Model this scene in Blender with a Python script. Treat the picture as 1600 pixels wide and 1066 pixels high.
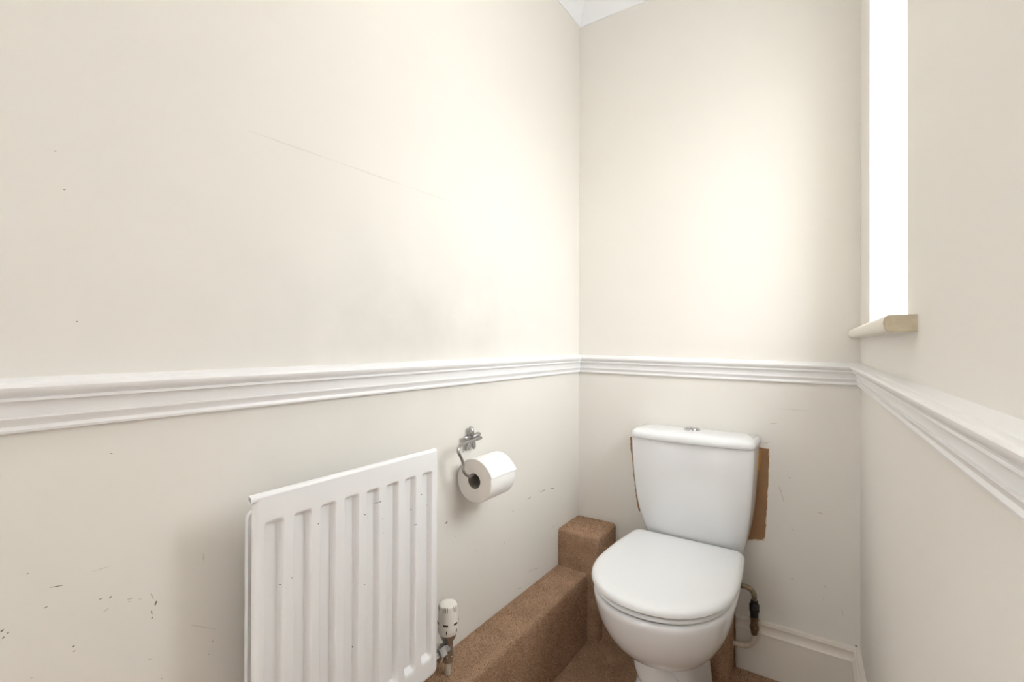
import bpy, bmesh, math, random
from mathutils import Vector, Matrix
random.seed(7)
for o in list(bpy.data.objects):
    bpy.data.objects.remove(o, do_unlink=True)
scn = bpy.context.scene
C = scn.collection
PI = math.pi

# ------------------------------------------------------------------ room measures (metres)
W0, WS = 0.9613, 0.0455          # right wall: x = W0 - WS*y  (not quite parallel to the left wall)
def xr(y): return W0 - WS * y
YR = -2.30                       # wall with the doorway, behind the camera
ZC = 2.4504                      # underside of coving
ZCEIL = 2.545
WIN = (-0.808, -0.255, 1.160, 2.07)   # window opening y0, y1, z0, z1 in the right wall

# ------------------------------------------------------------------ camera
cam = bpy.data.cameras.new('camera')
cam.sensor_width = 36.0
cam.lens = 748.27 / 1600 * 36.0
cam.clip_start = 0.01
co = bpy.data.objects.new('camera', cam)
C.objects.link(co)
F = Vector((-0.5617, 0.8273, 0.0043)).normalized()
R = Vector((0.8273, 0.5617, 0.0033)); R = (R - F * R.dot(F)).normalized()
U = R.cross(F)
co.matrix_world = Matrix(((R.x, U.x, -F.x, 0.9017), (R.y, U.y, -F.y, -1.83), (R.z, U.z, -F.z, 1.1168), (0, 0, 0, 1)))
scn.camera = co

# ------------------------------------------------------------------ sky, light, exposure
world = bpy.data.worlds.new('overcast_sky')
scn.world = world
world.use_nodes = True
bg = world.node_tree.nodes['Background']
bg.inputs[0].default_value = (0.97, 0.985, 1.0, 1)
SKY = 11.4
bg.inputs[1].default_value = SKY
# overcast sky: brighter towards the zenith, dull ground below the horizon
wn, wlk = world.node_tree.nodes, world.node_tree.links
wtc = wn.new('ShaderNodeTexCoord'); wsep = wn.new('ShaderNodeSeparateXYZ'); wramp = wn.new('ShaderNodeValToRGB')
wmr = wn.new('ShaderNodeMapRange'); wmr.inputs[1].default_value = -1.0; wmr.inputs[2].default_value = 1.0
el = wramp.color_ramp.elements
el[0].position = 0.0; el[0].color = (0.22, 0.21, 0.20, 1)
el[1].position = 1.0; el[1].color = (1.86, 1.89, 1.92, 1)
for pos, c in ((0.485, (0.24, 0.23, 0.22, 1)), (0.505, (0.62, 0.63, 0.64, 1))):
    e = el.new(pos); e.color = c
wlk.new(wtc.outputs['Generated'], wsep.inputs[0]); wlk.new(wsep.outputs[2], wmr.inputs[0]); wlk.new(wmr.outputs[0], wramp.inputs[0])
wlk.new(wramp.outputs[0], bg.inputs[0])

def portal(name, loc, rot, sx, sy):
    l = bpy.data.lights.new(name, 'AREA')
    l.shape = 'RECTANGLE'; l.size = sx; l.size_y = sy
    l.cycles.is_portal = True
    o = bpy.data.objects.new(name, l); C.objects.link(o)
    o.location = loc; o.rotation_euler = rot
    return o
wy, wz = (WIN[0] + WIN[1]) / 2, (WIN[2] + WIN[3]) / 2
portal('doorway_daylight', (0.52, YR - 0.05, 1.0), (PI / 2, 0, PI), 0.76, 2.0)
portal('window_daylight', (xr(wy) + 0.225, wy, wz), (0, PI / 2, math.atan(WS) * -1), WIN[3] - WIN[2], WIN[1] - WIN[0])

scn.view_settings.view_transform = 'Standard'
scn.view_settings.look = 'None'
scn.view_settings.gamma = 1.0
scn.view_settings.use_curve_mapping = False
scn.view_settings.exposure = 0.12

# ------------------------------------------------------------------ materials
MATS = {}
def srgb(r, g, b):
    f = lambda c: ((c / 255 + 0.055) / 1.055) ** 2.4 if c > 10 else c / 255 / 12.92
    return (f(r), f(g), f(b), 1)

def mat(name, col, rough=0.5, metal=0.0, bump=None, var=None, spec=0.5, coat=0.0, sheen=0.0):
    """bump = (scale, strength, distance); var = (scale, amount) light mottling of the colour itself"""
    m = bpy.data.materials.new(name); m.use_nodes = True
    nt = m.node_tree; b = nt.nodes['Principled BSDF']
    b.inputs['Base Color'].default_value = col
    b.inputs['Roughness'].default_value = rough
    b.inputs['Metallic'].default_value = metal
    b.inputs['Specular IOR Level'].default_value = spec
    b.inputs['Coat Weight'].default_value = coat
    b.inputs['Coat Roughness'].default_value = 0.05
    b.inputs['Sheen Weight'].default_value = sheen
    tc = nt.nodes.new('ShaderNodeTexCoord')
    if bump:
        n = nt.nodes.new('ShaderNodeTexNoise'); n.inputs['Scale'].default_value = bump[0]; n.inputs['Detail'].default_value = 3
        bp = nt.nodes.new('ShaderNodeBump'); bp.inputs['Strength'].default_value = bump[1]; bp.inputs['Distance'].default_value = bump[2]
        nt.links.new(tc.outputs['Object'], n.inputs['Vector'])
        nt.links.new(n.outputs['Fac'], bp.inputs['Height'])
        nt.links.new(bp.outputs['Normal'], b.inputs['Normal'])
    if var:
        n = nt.nodes.new('ShaderNodeTexNoise'); n.inputs['Scale'].default_value = var[0]; n.inputs['Detail'].default_value = 4
        mr = nt.nodes.new('ShaderNodeMapRange'); mr.inputs[1].default_value = 0.3; mr.inputs[2].default_value = 0.7
        mr.inputs[3].default_value = 1 - var[1]; mr.inputs[4].default_value = 1 + var[1]
        vm = nt.nodes.new('ShaderNodeVectorMath'); vm.operation = 'SCALE'; vm.inputs[0].default_value = col[:3]
        nt.links.new(tc.outputs['Object'], n.inputs['Vector'])
        nt.links.new(n.outputs['Fac'], mr.inputs[0]); nt.links.new(mr.outputs[0], vm.inputs['Scale'])
        nt.links.new(vm.outputs[0], b.inputs['Base Color'])
    MATS[name] = m
    return m

WALLC = srgb(236, 232, 225)
mat('cream_emulsion', WALLC, 0.62, bump=(420, 0.10, 0.0006), var=(2.2, 0.012), spec=0.3)

# left wall: same paint with the grey dust bloom that radiators leave above them
def left_wall_mat():
    m = MATS['cream_emulsion'].copy(); m.name = 'cream_emulsion_dusty'
    nt = m.node_tree; b = nt.nodes['Principled BSDF']
    src = b.inputs['Base Color'].links[0].from_socket
    tc = nt.nodes.new('ShaderNodeTexCoord'); sep = nt.nodes.new('ShaderNodeSeparateXYZ')
    nt.links.new(tc.outputs['Object'], sep.inputs[0])
    def M(op, a, c=None):
        n = nt.nodes.new('ShaderNodeMath'); n.operation = op
        for i, v in enumerate((a, c)):
            if v is None: continue
            if isinstance(v, (int, float)): n.inputs[i].default_value = v
            else: nt.links.new(v, n.inputs[i])
        return n.outputs[0]
    dy = M('DIVIDE', M('ADD', sep.outputs[1], 0.88), 0.48)
    dz = M('DIVIDE', M('SUBTRACT', sep.outputs[2], 1.13), 0.22)
    d2 = M('ADD', M('MULTIPLY', dy, dy), M('MULTIPLY', dz, dz))
    g = M('POWER', 2.718, M('MULTIPLY', d2, -1.0))
    n = nt.nodes.new('ShaderNodeTexNoise'); n.inputs['Scale'].default_value = 6; n.inputs['Detail'].default_value = 5
    nt.links.new(tc.outputs['Object'], n.inputs['Vector'])
    fac = M('MULTIPLY', M('MULTIPLY', g, n.outputs['Fac']), 0.55)
    mx = nt.nodes.new('ShaderNodeMix'); mx.data_type = 'RGBA'
    nt.links.new(fac, mx.inputs[0]); nt.links.new(src, mx.inputs[6]); mx.inputs[7].default_value = srgb(168, 164, 160)
    nt.links.new(mx.outputs[2], b.inputs['Base Color'])
    MATS[m.name] = m
left_wall_mat()
mat('ceiling_white', srgb(246, 247, 249), 0.7, bump=(300, 0.08, 0.0005), spec=0.3)
mat('gloss_white_trim', srgb(243, 242, 242), 0.34, spec=0.45)
mat('baseboard_paint', srgb(236, 229, 219), 0.38, spec=0.4)
mat('sill_paint', srgb(236, 229, 216), 0.4, spec=0.4)
mat('sill_bare_end', srgb(203, 191, 166), 0.8, bump=(120, 0.5, 0.002), var=(45, 0.12))
mat('frame_upvc', srgb(240, 240, 240), 0.3)
mat('radiator_enamel', srgb(243, 243, 244), 0.28, spec=0.5)
mat('ceramic', srgb(240, 241, 243), 0.09, spec=0.5, coat=0.4)
mat('seat_plastic', srgb(242, 243, 244), 0.2, spec=0.5)
mat('chrome', (0.62, 0.62, 0.63, 1), 0.14, metal=1.0)
mat('brushed_nickel', (0.42, 0.41, 0.41, 1), 0.27, metal=1.0, bump=(300, 0.15, 0.0004))
mat('tarnished_brass', srgb(120, 100, 78), 0.42, metal=0.7, bump=(200, 0.5, 0.001), var=(90, 0.35))
mat('tarnished_pipe', srgb(150, 134, 112), 0.4, metal=0.25, bump=(160, 0.5, 0.0012), var=(75, 0.55))
mat('black_fitting', srgb(28, 26, 24), 0.5)
mat('painted_pipe', srgb(206, 196, 180), 0.42, bump=(120, 0.3, 0.001), var=(70, 0.12))
mat('tissue_paper', srgb(247, 246, 244), 0.9, bump=(500, 0.12, 0.0006), spec=0.1)
mat('tissue_edge', srgb(236, 231, 224), 0.95, bump=(900, 0.25, 0.0006), spec=0.05)
mat('cardboard', srgb(150, 142, 134), 0.9)
mat('valve_plastic', srgb(238, 234, 226), 0.35)
mat('dark_slot', srgb(50, 42, 36), 0.7)
mat('scuff', srgb(136, 126, 116), 0.9)
mat('scuff_faint', srgb(206, 197, 186), 0.9)
mat('wall_ridge', srgb(224, 218, 208), 0.8)
mat('chip', srgb(88, 84, 84), 0.7)
mat('bare_plaster', srgb(158, 122, 92), 0.92, bump=(70, 0.5, 0.0015), var=(14, 0.08), spec=0.15)
mat('torn_paper', srgb(222, 208, 186), 0.9)
mat('amber_scrap', srgb(196, 142, 72), 0.7, var=(60, 0.1))

def carpet_mat():
    m = bpy.data.materials.new('brown_carpet'); m.use_nodes = True
    nt = m.node_tree; b = nt.nodes['Principled BSDF']
    b.inputs['Roughness'].default_value = 1.0; b.inputs['Specular IOR Level'].default_value = 0.08
    b.inputs['Sheen Weight'].default_value = 0.25
    b.inputs['Sheen Tint'].default_value = srgb(214, 176, 140)
    tc = nt.nodes.new('ShaderNodeTexCoord')
    n1 = nt.nodes.new('ShaderNodeTexNoise'); n1.inputs['Scale'].default_value = 380; n1.inputs['Detail'].default_value = 4; n1.inputs['Roughness'].default_value = 0.7
    n2 = nt.nodes.new('ShaderNodeTexNoise'); n2.inputs['Scale'].default_value = 16; n2.inputs['Detail'].default_value = 4
    for n in (n1, n2): nt.links.new(tc.outputs['Object'], n.inputs['Vector'])
    r = nt.nodes.new('ShaderNodeValToRGB')
    r.color_ramp.elements[0].position = 0.30; r.color_ramp.elements[0].color = srgb(132, 99, 76)
    r.color_ramp.elements[1].position = 0.70; r.color_ramp.elements[1].color = srgb(222, 187, 156)
    nt.links.new(n1.outputs['Fac'], r.inputs[0])
    mr = nt.nodes.new('ShaderNodeMapRange'); mr.inputs[1].default_value = 0.3; mr.inputs[2].default_value = 0.7; mr.inputs[3].default_value = 0.84; mr.inputs[4].default_value = 1.12
    nt.links.new(n2.outputs['Fac'], mr.inputs[0])
    vm = nt.nodes.new('ShaderNodeVectorMath'); vm.operation = 'SCALE'
    nt.links.new(r.outputs[0], vm.inputs[0]); nt.links.new(mr.outputs[0], vm.inputs['Scale'])
    nt.links.new(vm.outputs[0], b.inputs['Base Color'])
    bp = nt.nodes.new('ShaderNodeBump'); bp.inputs['Strength'].default_value = 0.9; bp.inputs['Distance'].default_value = 0.004
    nt.links.new(n1.outputs['Fac'], bp.inputs['Height']); nt.links.new(bp.outputs[0], b.inputs['Normal'])
    MATS['brown_carpet'] = m
carpet_mat()
for nm, c in (('pile_dark', (120, 89, 68)), ('pile_mid', (194, 159, 131)), ('pile_light', (232, 203, 176))):
    mat(nm, srgb(*c), 1.0, spec=0.05)

def glass_mat():
    m = bpy.data.materials.new('obscure_glass'); m.use_nodes = True
    nt = m.node_tree; nt.nodes.remove(nt.nodes['Principled BSDF'])
    out = nt.nodes['Material Output']
    tr = nt.nodes.new('ShaderNodeBsdfTransparent'); tr.inputs[0].default_value = (0.97, 0.98, 0.98, 1)
    tl = nt.nodes.new('ShaderNodeBsdfTranslucent'); tl.inputs[0].default_value = (0.95, 0.97, 0.97, 1)
    gl = nt.nodes.new('ShaderNodeBsdfGlossy'); gl.inputs['Roughness'].default_value = 0.25
    a = nt.nodes.new('ShaderNodeMixShader'); a.inputs[0].default_value = 0.25
    c = nt.nodes.new('ShaderNodeMixShader'); c.inputs[0].default_value = 0.04
    nt.links.new(tr.outputs[0], a.inputs[1]); nt.links.new(tl.outputs[0], a.inputs[2])
    nt.links.new(a.outputs[0], c.inputs[1]); nt.links.new(gl.outputs[0], c.inputs[2])
    nt.links.new(c.outputs[0], out.inputs[0])
    MATS['obscure_glass'] = m
glass_mat()

# ------------------------------------------------------------------ helpers
def link(name, me, m, parent=None, smooth=True, angle=40):
    if isinstance(me, bmesh.types.BMesh):
        bm = me
        bmesh.ops.recalc_face_normals(bm, faces=bm.faces)
        me = bpy.data.meshes.new(name); bm.to_mesh(me); bm.free()
    for mm in (m if isinstance(m, (list, tuple)) else [m]):
        me.materials.append(MATS[mm])
    if smooth:
        for p in me.polygons: p.use_smooth = True
        me.set_sharp_from_angle(angle=math.radians(angle))
    o = bpy.data.objects.new(name, me); C.objects.link(o)
    if parent:
        o.parent = parent; o.matrix_parent_inverse = parent.matrix_world.inverted()
    return o

def empty(name, loc, label, cat):
    o = bpy.data.objects.new(name, None); C.objects.link(o)
    o.empty_display_size = 0.05
    o.location = loc; o.matrix_world = Matrix.Translation(loc)
    o['label'] = label; o['category'] = cat
    return o
def tag(o, label, cat): o['label'] = label; o['category'] = cat; return o
def struct(o, label=None):
    o['kind'] = 'structure'
    if label: o['label'] = label
    return o

def add_box(bm, x0, x1, y0, y1, z0, z1):
    v = [bm.verts.new(p) for p in ((x0,y0,z0),(x1,y0,z0),(x1,y1,z0),(x0,y1,z0),(x0,y0,z1),(x1,y0,z1),(x1,y1,z1),(x0,y1,z1))]
    return [bm.faces.new([v[i] for i in f]) for f in ((0,3,2,1),(4,5,6,7),(0,1,5,4),(1,2,6,5),(2,3,7,6),(3,0,4,7))]

def hexa(bm, P):
    v = [bm.verts.new(p) for p in P]
    return [bm.faces.new([v[i] for i in f]) for f in ((0,3,2,1),(4,5,6,7),(0,1,5,4),(1,2,6,5),(2,3,7,6),(3,0,4,7))]

def bevel(bm, w, seg=3, edges=None):
    bmesh.ops.bevel(bm, geom=edges or bm.edges[:], offset=w, segments=seg, profile=0.5, affect='EDGES', clamp_overlap=True)

def loft(bm, rings, cap0=True, cap1=True, closed=True):
    vr = [[bm.verts.new(p) for p in r] for r in rings]
    n = len(vr[0])
    for a, b in zip(vr[:-1], vr[1:]):
        for i in range(n if closed else n - 1):
            j = (i + 1) % n
            bm.faces.new((a[i], a[j], b[j], b[i]))
    if cap0: bm.faces.new(vr[0][::-1])
    if cap1: bm.faces.new(vr[-1])
    return vr

def tube(bm, pts, rad, n=12, cap=True):
    """round tube through pts; rad a number or a list"""
    P = [Vector(p) for p in pts]
    rings = []; up = None
    for i, p in enumerate(P):
        t = (P[min(i + 1, len(P) - 1)] - P[max(i - 1, 0)]).normalized()
        if up is None:
            up = Vector((0, 0, 1)) if abs(t.z) < 0.9 else Vector((1, 0, 0))
        a = t.cross(up).normalized(); up = a.cross(t).normalized()
        r = rad if isinstance(rad, (int, float)) else rad[i]
        rings.append([p + (a * math.cos(k * 2 * PI / n) + up * math.sin(k * 2 * PI / n)) * r for k in range(n)])
    loft(bm, rings, cap, cap)

def spline(pts, k=8):
    P = [Vector(p) for p in pts]; out = []
    for i in range(len(P) - 1):
        p0, p1, p2, p3 = P[max(i - 1, 0)], P[i], P[i + 1], P[min(i + 2, len(P) - 1)]
        for s in range(k):
            t = s / k
            out.append(0.5 * ((2 * p1) + (p2 - p0) * t + (2 * p0 - 5 * p1 + 4 * p2 - p3) * t * t + (3 * p1 - p0 - 3 * p2 + p3) * t ** 3))
    out.append(P[-1]); return out

def lathe(bm, prof, c, n=32, axis='Z', cap0=True, cap1=True):
    """prof = [(r, h)]"""
    rings = []
    for r, h in prof:
        ring = []
        for k in range(n):
            a = 2 * PI * k / n; u, v = r * math.cos(a), r * math.sin(a)
            ring.append({'Z': (c[0] + u, c[1] + v, c[2] + h), 'Y': (c[0] + u, c[1] + h, c[2] + v), 'X': (c[0] + h, c[1] + u, c[2] + v)}[axis])
        rings.append(ring)
    loft(bm, rings, cap0, cap1)

def blob_strokes(strokes, place, jitter=0.3):
    """small irregular flat flecks; place(a, b) -> 3D point just proud of the surface"""
    bm = bmesh.new()
    for a0, b0, a1, b1, w in strokes:
        w *= 0.75
        d = Vector((a1 - a0, b1 - b0)); L = d.length
        t = d / L if L > 1e-6 else Vector((1, 0)); nrm = Vector((-t.y, t.x))
        n = max(3, int(L / 0.006) + 2)
        top, bot = [], []
        for i in range(n + 1):
            s = i / n; c = Vector((a0, b0)) + d * s
            ww = w * (0.25 + 0.75 * math.sin(PI * min(max(s, 0.06), 0.94))) * random.uniform(1 - jitter, 1 + jitter)
            c = c + nrm * random.uniform(-0.25, 0.25) * w
            top.append(bm.verts.new(place(*(c + nrm * ww)))); bot.append(bm.verts.new(place(*(c - nrm * ww))))
        for i in range(n): bm.faces.new((top[i], top[i + 1], bot[i + 1], bot[i]))
    return bm

# ------------------------------------------------------------------ floor, ceiling, walls
bm = bmesh.new(); add_box(bm, -0.1, 1.40, YR - 0.1, 0.1, -0.08, 0.0)
floor = struct(link('floor', bm, 'brown_carpet', smooth=False), 'brown fitted carpet on the floor around the toilet')
bm = bmesh.new(); add_box(bm, -0.1, 1.40, YR - 0.1, 0.1, ZCEIL, ZCEIL + 0.08)
struct(link('ceiling', bm, 'ceiling_white', smooth=False), 'white ceiling above the coving')
bm = bmesh.new(); add_box(bm, -0.1, 0.0, YR - 0.1, 0.1, -0.08, ZCEIL + 0.08)
wl = struct(link('wall_left', bm, 'cream_emulsion_dusty', smooth=False), 'cream painted wall behind the white radiator')
bm = bmesh.new(); add_box(bm, -0.0, 1.40, 0.0, 0.1, -0.08, ZCEIL + 0.08)
wb = struct(link('wall_back', bm, 'cream_emulsion', smooth=False), 'cream painted end wall behind the toilet cistern')
WT = 0.24
bm = bmesh.new()
def rw(y0, y1, z0, z1):
    hexa(bm, [(xr(y0), y0, z0), (xr(y0) + WT, y0, z0), (xr(y1) + WT, y1, z0), (xr(y1), y1, z0),
              (xr(y0), y0, z1), (xr(y0) + WT, y0, z1), (xr(y1) + WT, y1, z1), (xr(y1), y1, z1)])
rw(YR - 0.1, WIN[0], -0.08, ZCEIL + 0.08); rw(WIN[1], 0.0, -0.08, ZCEIL + 0.08)
rw(WIN[0], WIN[1], -0.08, WIN[2]); rw(WIN[0], WIN[1], WIN[3], ZCEIL + 0.08)
wr = struct(link('wall_right', bm, 'cream_emulsion', smooth=False), 'cream painted wall with the bright narrow window')
# wall with the doorway, behind the camera
DX0, DX1, DZ = 0.14, 0.90, 2.0
bm = bmesh.new()
add_box(bm, 0.0, DX0, YR - 0.1, YR, -0.08, ZCEIL + 0.08); add_box(bm, DX1, 1.40, YR - 0.1, YR, -0.08, ZCEIL + 0.08)
add_box(bm, DX0, DX1, YR - 0.1, YR, DZ, ZCEIL + 0.08)
struct(link('wall_rear', bm, 'cream_emulsion', smooth=False), 'cream wall with the doorway to the landing')

# unseen door leaf, added ajar to narrow the fill light through the doorway
DA = math.radians(10.5)
dr = bpy.data.objects.new('added_door_1', None); C.objects.link(dr)
dr.matrix_world = Matrix.Translation((DX1, YR - 0.10, 0.0)) @ Matrix.Rotation(DA, 4, 'Z')
struct(dr, 'white door added behind the viewer, ajar to limit the fill light')
def dpart(name, bm, m):
    o = link(name, bm, m, None); o.parent = dr; return o
bm = bmesh.new(); add_box(bm, -(DX1 - DX0) + 0.004, -0.002, -0.04, 0.0, 0.006, DZ - 0.004); bevel(bm, 0.002, 1); dpart('door_leaf', bm, 'gloss_white_trim')
bm = bmesh.new(); tube(bm, [(-0.70, -0.001, 1.0), (-0.70, 0.045, 1.0), (-0.60, 0.05, 1.0)], 0.008); dpart('door_handle', bm, 'chrome')

# ------------------------------------------------------------------ fill lamp added on the ceiling, unseen above the frame
FILL = 11.5
m = bpy.data.materials.new('fill_lamp_glass'); m.use_nodes = True
m.node_tree.nodes['Principled BSDF'].inputs['Base Color'].default_value = (0.9, 0.9, 0.88, 1)
m.node_tree.nodes['Principled BSDF'].inputs['Emission Color'].default_value = (1.0, 0.985, 0.95, 1)
m.node_tree.nodes['Principled BSDF'].inputs['Emission Strength'].default_value = FILL
MATS['fill_lamp_glass'] = m
lamp = empty('fill_light', (0.56, -1.10, ZCEIL), 'unseen round fill lamp added to the ceiling', 'ceiling light')
bm = bmesh.new(); lathe(bm, [(0.15, -0.0005), (0.155, -0.012), (0.150, -0.020)], (0.56, -1.10, ZCEIL), 40); link('fill_lamp_base', bm, 'gloss_white_trim', lamp)
bm = bmesh.new(); lathe(bm, [(0.146, -0.0202), (0.145, -0.035), (0.130, -0.062), (0.100, -0.082), (0.060, -0.093), (0.02, -0.096)], (0.56, -1.10, ZCEIL), 40); link('fill_lamp_shade', bm, 'fill_lamp_glass', lamp)

# ------------------------------------------------------------------ coving
def sweep(name, prof, path, m, label):
    """prof = [(d out of the wall, h)], path = [(base point, out direction with mitre, height scale)]"""
    bm = bmesh.new()
    rings = []
    for base, out, hs in path:
        b = Vector(base); o = Vector(out)
        rings.append([b + o * dd + Vector((0, 0, h * hs)) for dd, h in prof])
    loft(bm, rings, True, True)
    return struct(link(name, bm, m, angle=28), label)
H = ZCEIL - ZC
cov = [(-0.004, 0.0), (0.006, 0.0), (0.008, 0.012)]
for i in range(1, 11):
    a = i / 10 * PI / 2
    cov.append((0.012 + (0.088) * (1 - math.cos(a)), 0.014 + (H - 0.022) * math.sin(a)))
cov += [(0.104, H + 0.002), (-0.004, H + 0.002)]
sr = math.hypot(1, WS)
sweep('trim_1', cov, [((0, YR, ZC), (1, 0, 0), 1), ((0, 0, ZC), (1, -1, 0), 1)], 'ceiling_white', 'white coving along the top of the radiator wall')
sweep('trim_2', cov, [((0, 0, ZC), (1, -1, 0), 1), ((W0, 0, ZC), (-1, -1, 0), 1)], 'ceiling_white', 'white coving along the top of the end wall')
sweep('trim_3', cov, [((W0, 0, ZC), (-1, -1, 0), 1), ((xr(YR), YR, ZC), (-1, 0, 0), 1)], 'ceiling_white', 'white coving along the top of the window wall')

# ------------------------------------------------------------------ dado rail (unit profile 0.0736 high)
dado = [(-0.003, 0.0), (0.0085, 0.0), (0.0095, 0.0035), (0.0080, 0.0085), (0.0090, 0.0120), (0.0125, 0.0165), (0.0140, 0.0190), (0.0140, 0.0212),
        (0.0112, 0.0216), (0.0118, 0.0330), (0.0142, 0.0400), (0.0160, 0.0418), (0.0205, 0.0425), (0.0205, 0.0462), (0.0180, 0.0470),
        (0.0200, 0.0490), (0.0240, 0.0525), (0.0268, 0.0570), (0.0272, 0.0605), (0.0258, 0.0640), (0.0225, 0.0662), (0.0190, 0.0668), (0.0165, 0.0690), (-0.003, 0.0736)]
ZL, ZRt = 0.9962, 0.9884
HR = 0.0709 / 0.0736
sweep('trim_4', dado, [((0, YR, ZL), (1, 0, 0), 1), ((0, 0, ZL), (1, -1, 0), 1)], 'gloss_white_trim', 'white moulded dado rail along the radiator wall')
sweep('trim_5', dado, [((0, 0, ZL), (1, -1, 0), 1), ((W0, 0, ZRt), (-1, -1, 0), HR)], 'gloss_white_trim', 'white moulded dado rail along the end wall above the toilet')
sweep('trim_6', dado, [((W0, 0, ZRt), (-1, -1, 0), HR), ((xr(YR), YR, ZRt), (-1, 0, 0), HR)], 'gloss_white_trim', 'white moulded dado rail running under the window sill')

# ------------------------------------------------------------------ baseboards
bb = [(-0.003, 0.0), (0.019, 0.0), (0.019, 0.136), (0.0215, 0.137), (0.0215, 0.141), (0.0185, 0.1425), (0.0145, 0.148), (0.0125, 0.155), (0.0130, 0.163),
      (0.0160, 0.1685), (0.0165, 0.170), (0.0120, 0.171), (0.0115, 0.176), (0.0090, 0.179), (-0.003, 0.179)]
sweep('baseboard_back', bb, [((0.612, 0, 0), (0, -1, 0), 1), ((W0, 0, 0), (-1, -1, 0), 1)], 'baseboard_paint', 'cream white moulded baseboard on the end wall beside the toilet')
sweep('baseboard_right', bb, [((W0, 0, 0), (-1, -1, 0), 1), ((xr(YR), YR, 0), (-1, 0, 0), 1)], 'baseboard_paint', 'cream white moulded baseboard under the window wall')

# ------------------------------------------------------------------ window: lining, frame, pane, sill
win = bpy.data.objects.new('window_1', None); C.objects.link(win)
win.location = (xr(wy), wy, WIN[2]); win.matrix_world = Matrix.Translation(win.location)
struct(win, 'narrow bright window with obscure glass beside the corner')
def wbox(bm, y0, y1, d0, d1, z0, z1):
    hexa(bm, [(xr(y0) + d0, y0, z0), (xr(y0) + d1, y0, z0), (xr(y1) + d1, y1, z0), (xr(y1) + d0, y1, z0),
              (xr(y0) + d0, y0, z1), (xr(y0) + d1, y0, z1), (xr(y1) + d1, y1, z1), (xr(y1) + d0, y1, z1)])
y0, y1, z0, z1 = WIN
bm = bmesh.new(); t = 0.012
wbox(bm, y0, y0 + t, 0.155, 0.215, z0, z1); wbox(bm, y1 - t, y1, 0.155, 0.215, z0, z1)
wbox(bm, y0 + t, y1 - t, 0.155, 0.215, z0, z0 + t); wbox(bm, y0 + t, y1 - t, 0.155, 0.215, z1 - t, z1)
link('window_frame', bm, 'frame_upvc', win, smooth=False)
bm = bmesh.new(); wbox(bm, y0 + t, y1 - t, 0.175, 0.179, z0 + t, z1 - t)
link('pane', bm, 'obscure_glass', win, smooth=False)
# sill board with bullnose front, sawn end bare
bm = bmesh.new()
SZ0, SZ1 = 1.1365, 1.1625
def sill_ring(y, pr):
    r = (SZ1 - SZ0) / 2; zc = (SZ0 + SZ1) / 2; ring = [(xr(y) + 0.001, y, SZ0), (xr(y) + 0.001, y, SZ1)]
    for k in range(9):
        a = PI / 2 - PI * k / 8
        ring.append((xr(y) - pr + r * 0.62 - r * 0.62 * math.cos(a), y, zc + r * math.sin(a)))
    return ring
loft(bm, [sill_ring(-0.889, 0.041), sill_ring(-0.5, 0.037), sill_ring(-0.0005, 0.031)], False, True)
sl = link('sill', bm, 'sill_paint', win)
bm = bmesh.new()
rg = [Vector(p) for p in sill_ring(-0.889, 0.041)]
cen = sum(rg, Vector()) / len(rg)
inner = [p + (cen - p) * 0.02 for p in rg]
loft(bm, [inner, [p + Vector((0, -0.0015, 0)) for p in inner]], True, True)
link('sawn_end', bm, 'sill_bare_end', sl)['label'] = 'bare sawn end of the sill'
bm = bmesh.new(); wbox(bm, y0, y1, 0.0, 0.156, SZ0 + 0.002, z0 + 0.004)
link('sill_board', bm, 'sill_paint', win, smooth=False)

# ------------------------------------------------------------------ scuffs on the walls, bare patch behind the cistern
LEFT = [(-1.6388,0.7760,-1.6258,0.7736,0.0007),(-1.6862,0.7381,-1.6830,0.7400,0.0016),(-1.6849,0.7289,-1.6825,0.7300,0.0014),(-1.6805,0.7333,-1.6781,0.7342,0.0011),(-1.6448,0.7502,-1.6413,0.7510,0.0011),(-1.6147,0.6808,-1.6129,0.6830,0.0014),(-1.6142,0.6743,-1.6114,0.6747,0.0009),(-1.5856,0.7361,-1.5820,0.7365,0.0012),(-1.5732,0.7326,-1.5705,0.7348,0.0012),(-1.5148,0.6952,-1.5131,0.7021,0.0019),(-1.5201,0.6899,-1.5189,0.6824,0.0010),(-1.5195,0.6764,-1.5177,0.6790,0.0014),(-1.5738,0.9492,-1.5707,0.9486,0.0009),(-1.6624,0.8036,-1.6603,0.8045,0.0009),(-1.4297,0.5948,-1.4282,0.5941,0.0013),(-1.4359,0.5752,-1.4345,0.5752,0.0010),(-0.8290,0.6135,-0.8201,0.6174,0.0030),(-0.7896,0.5650,-0.7859,0.5638,0.0013),(-0.5001,0.5507,-0.4833,0.5538,0.0010),(-0.5449,0.4627,-0.5412,0.4614,0.0015),(-0.3154,0.5702,-0.2770,0.5702,0.0014),(-0.2371,0.5632,-0.2083,0.5560,0.0016),(-0.4023,0.5664,-0.3760,0.5696,0.0015),(-1.6383,1.3815,-1.6356,1.3824,0.0009),(-1.6286,1.3313,-1.6258,1.3311,0.0012),(-1.6133,1.1456,-1.6119,1.1457,0.0013)]
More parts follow.
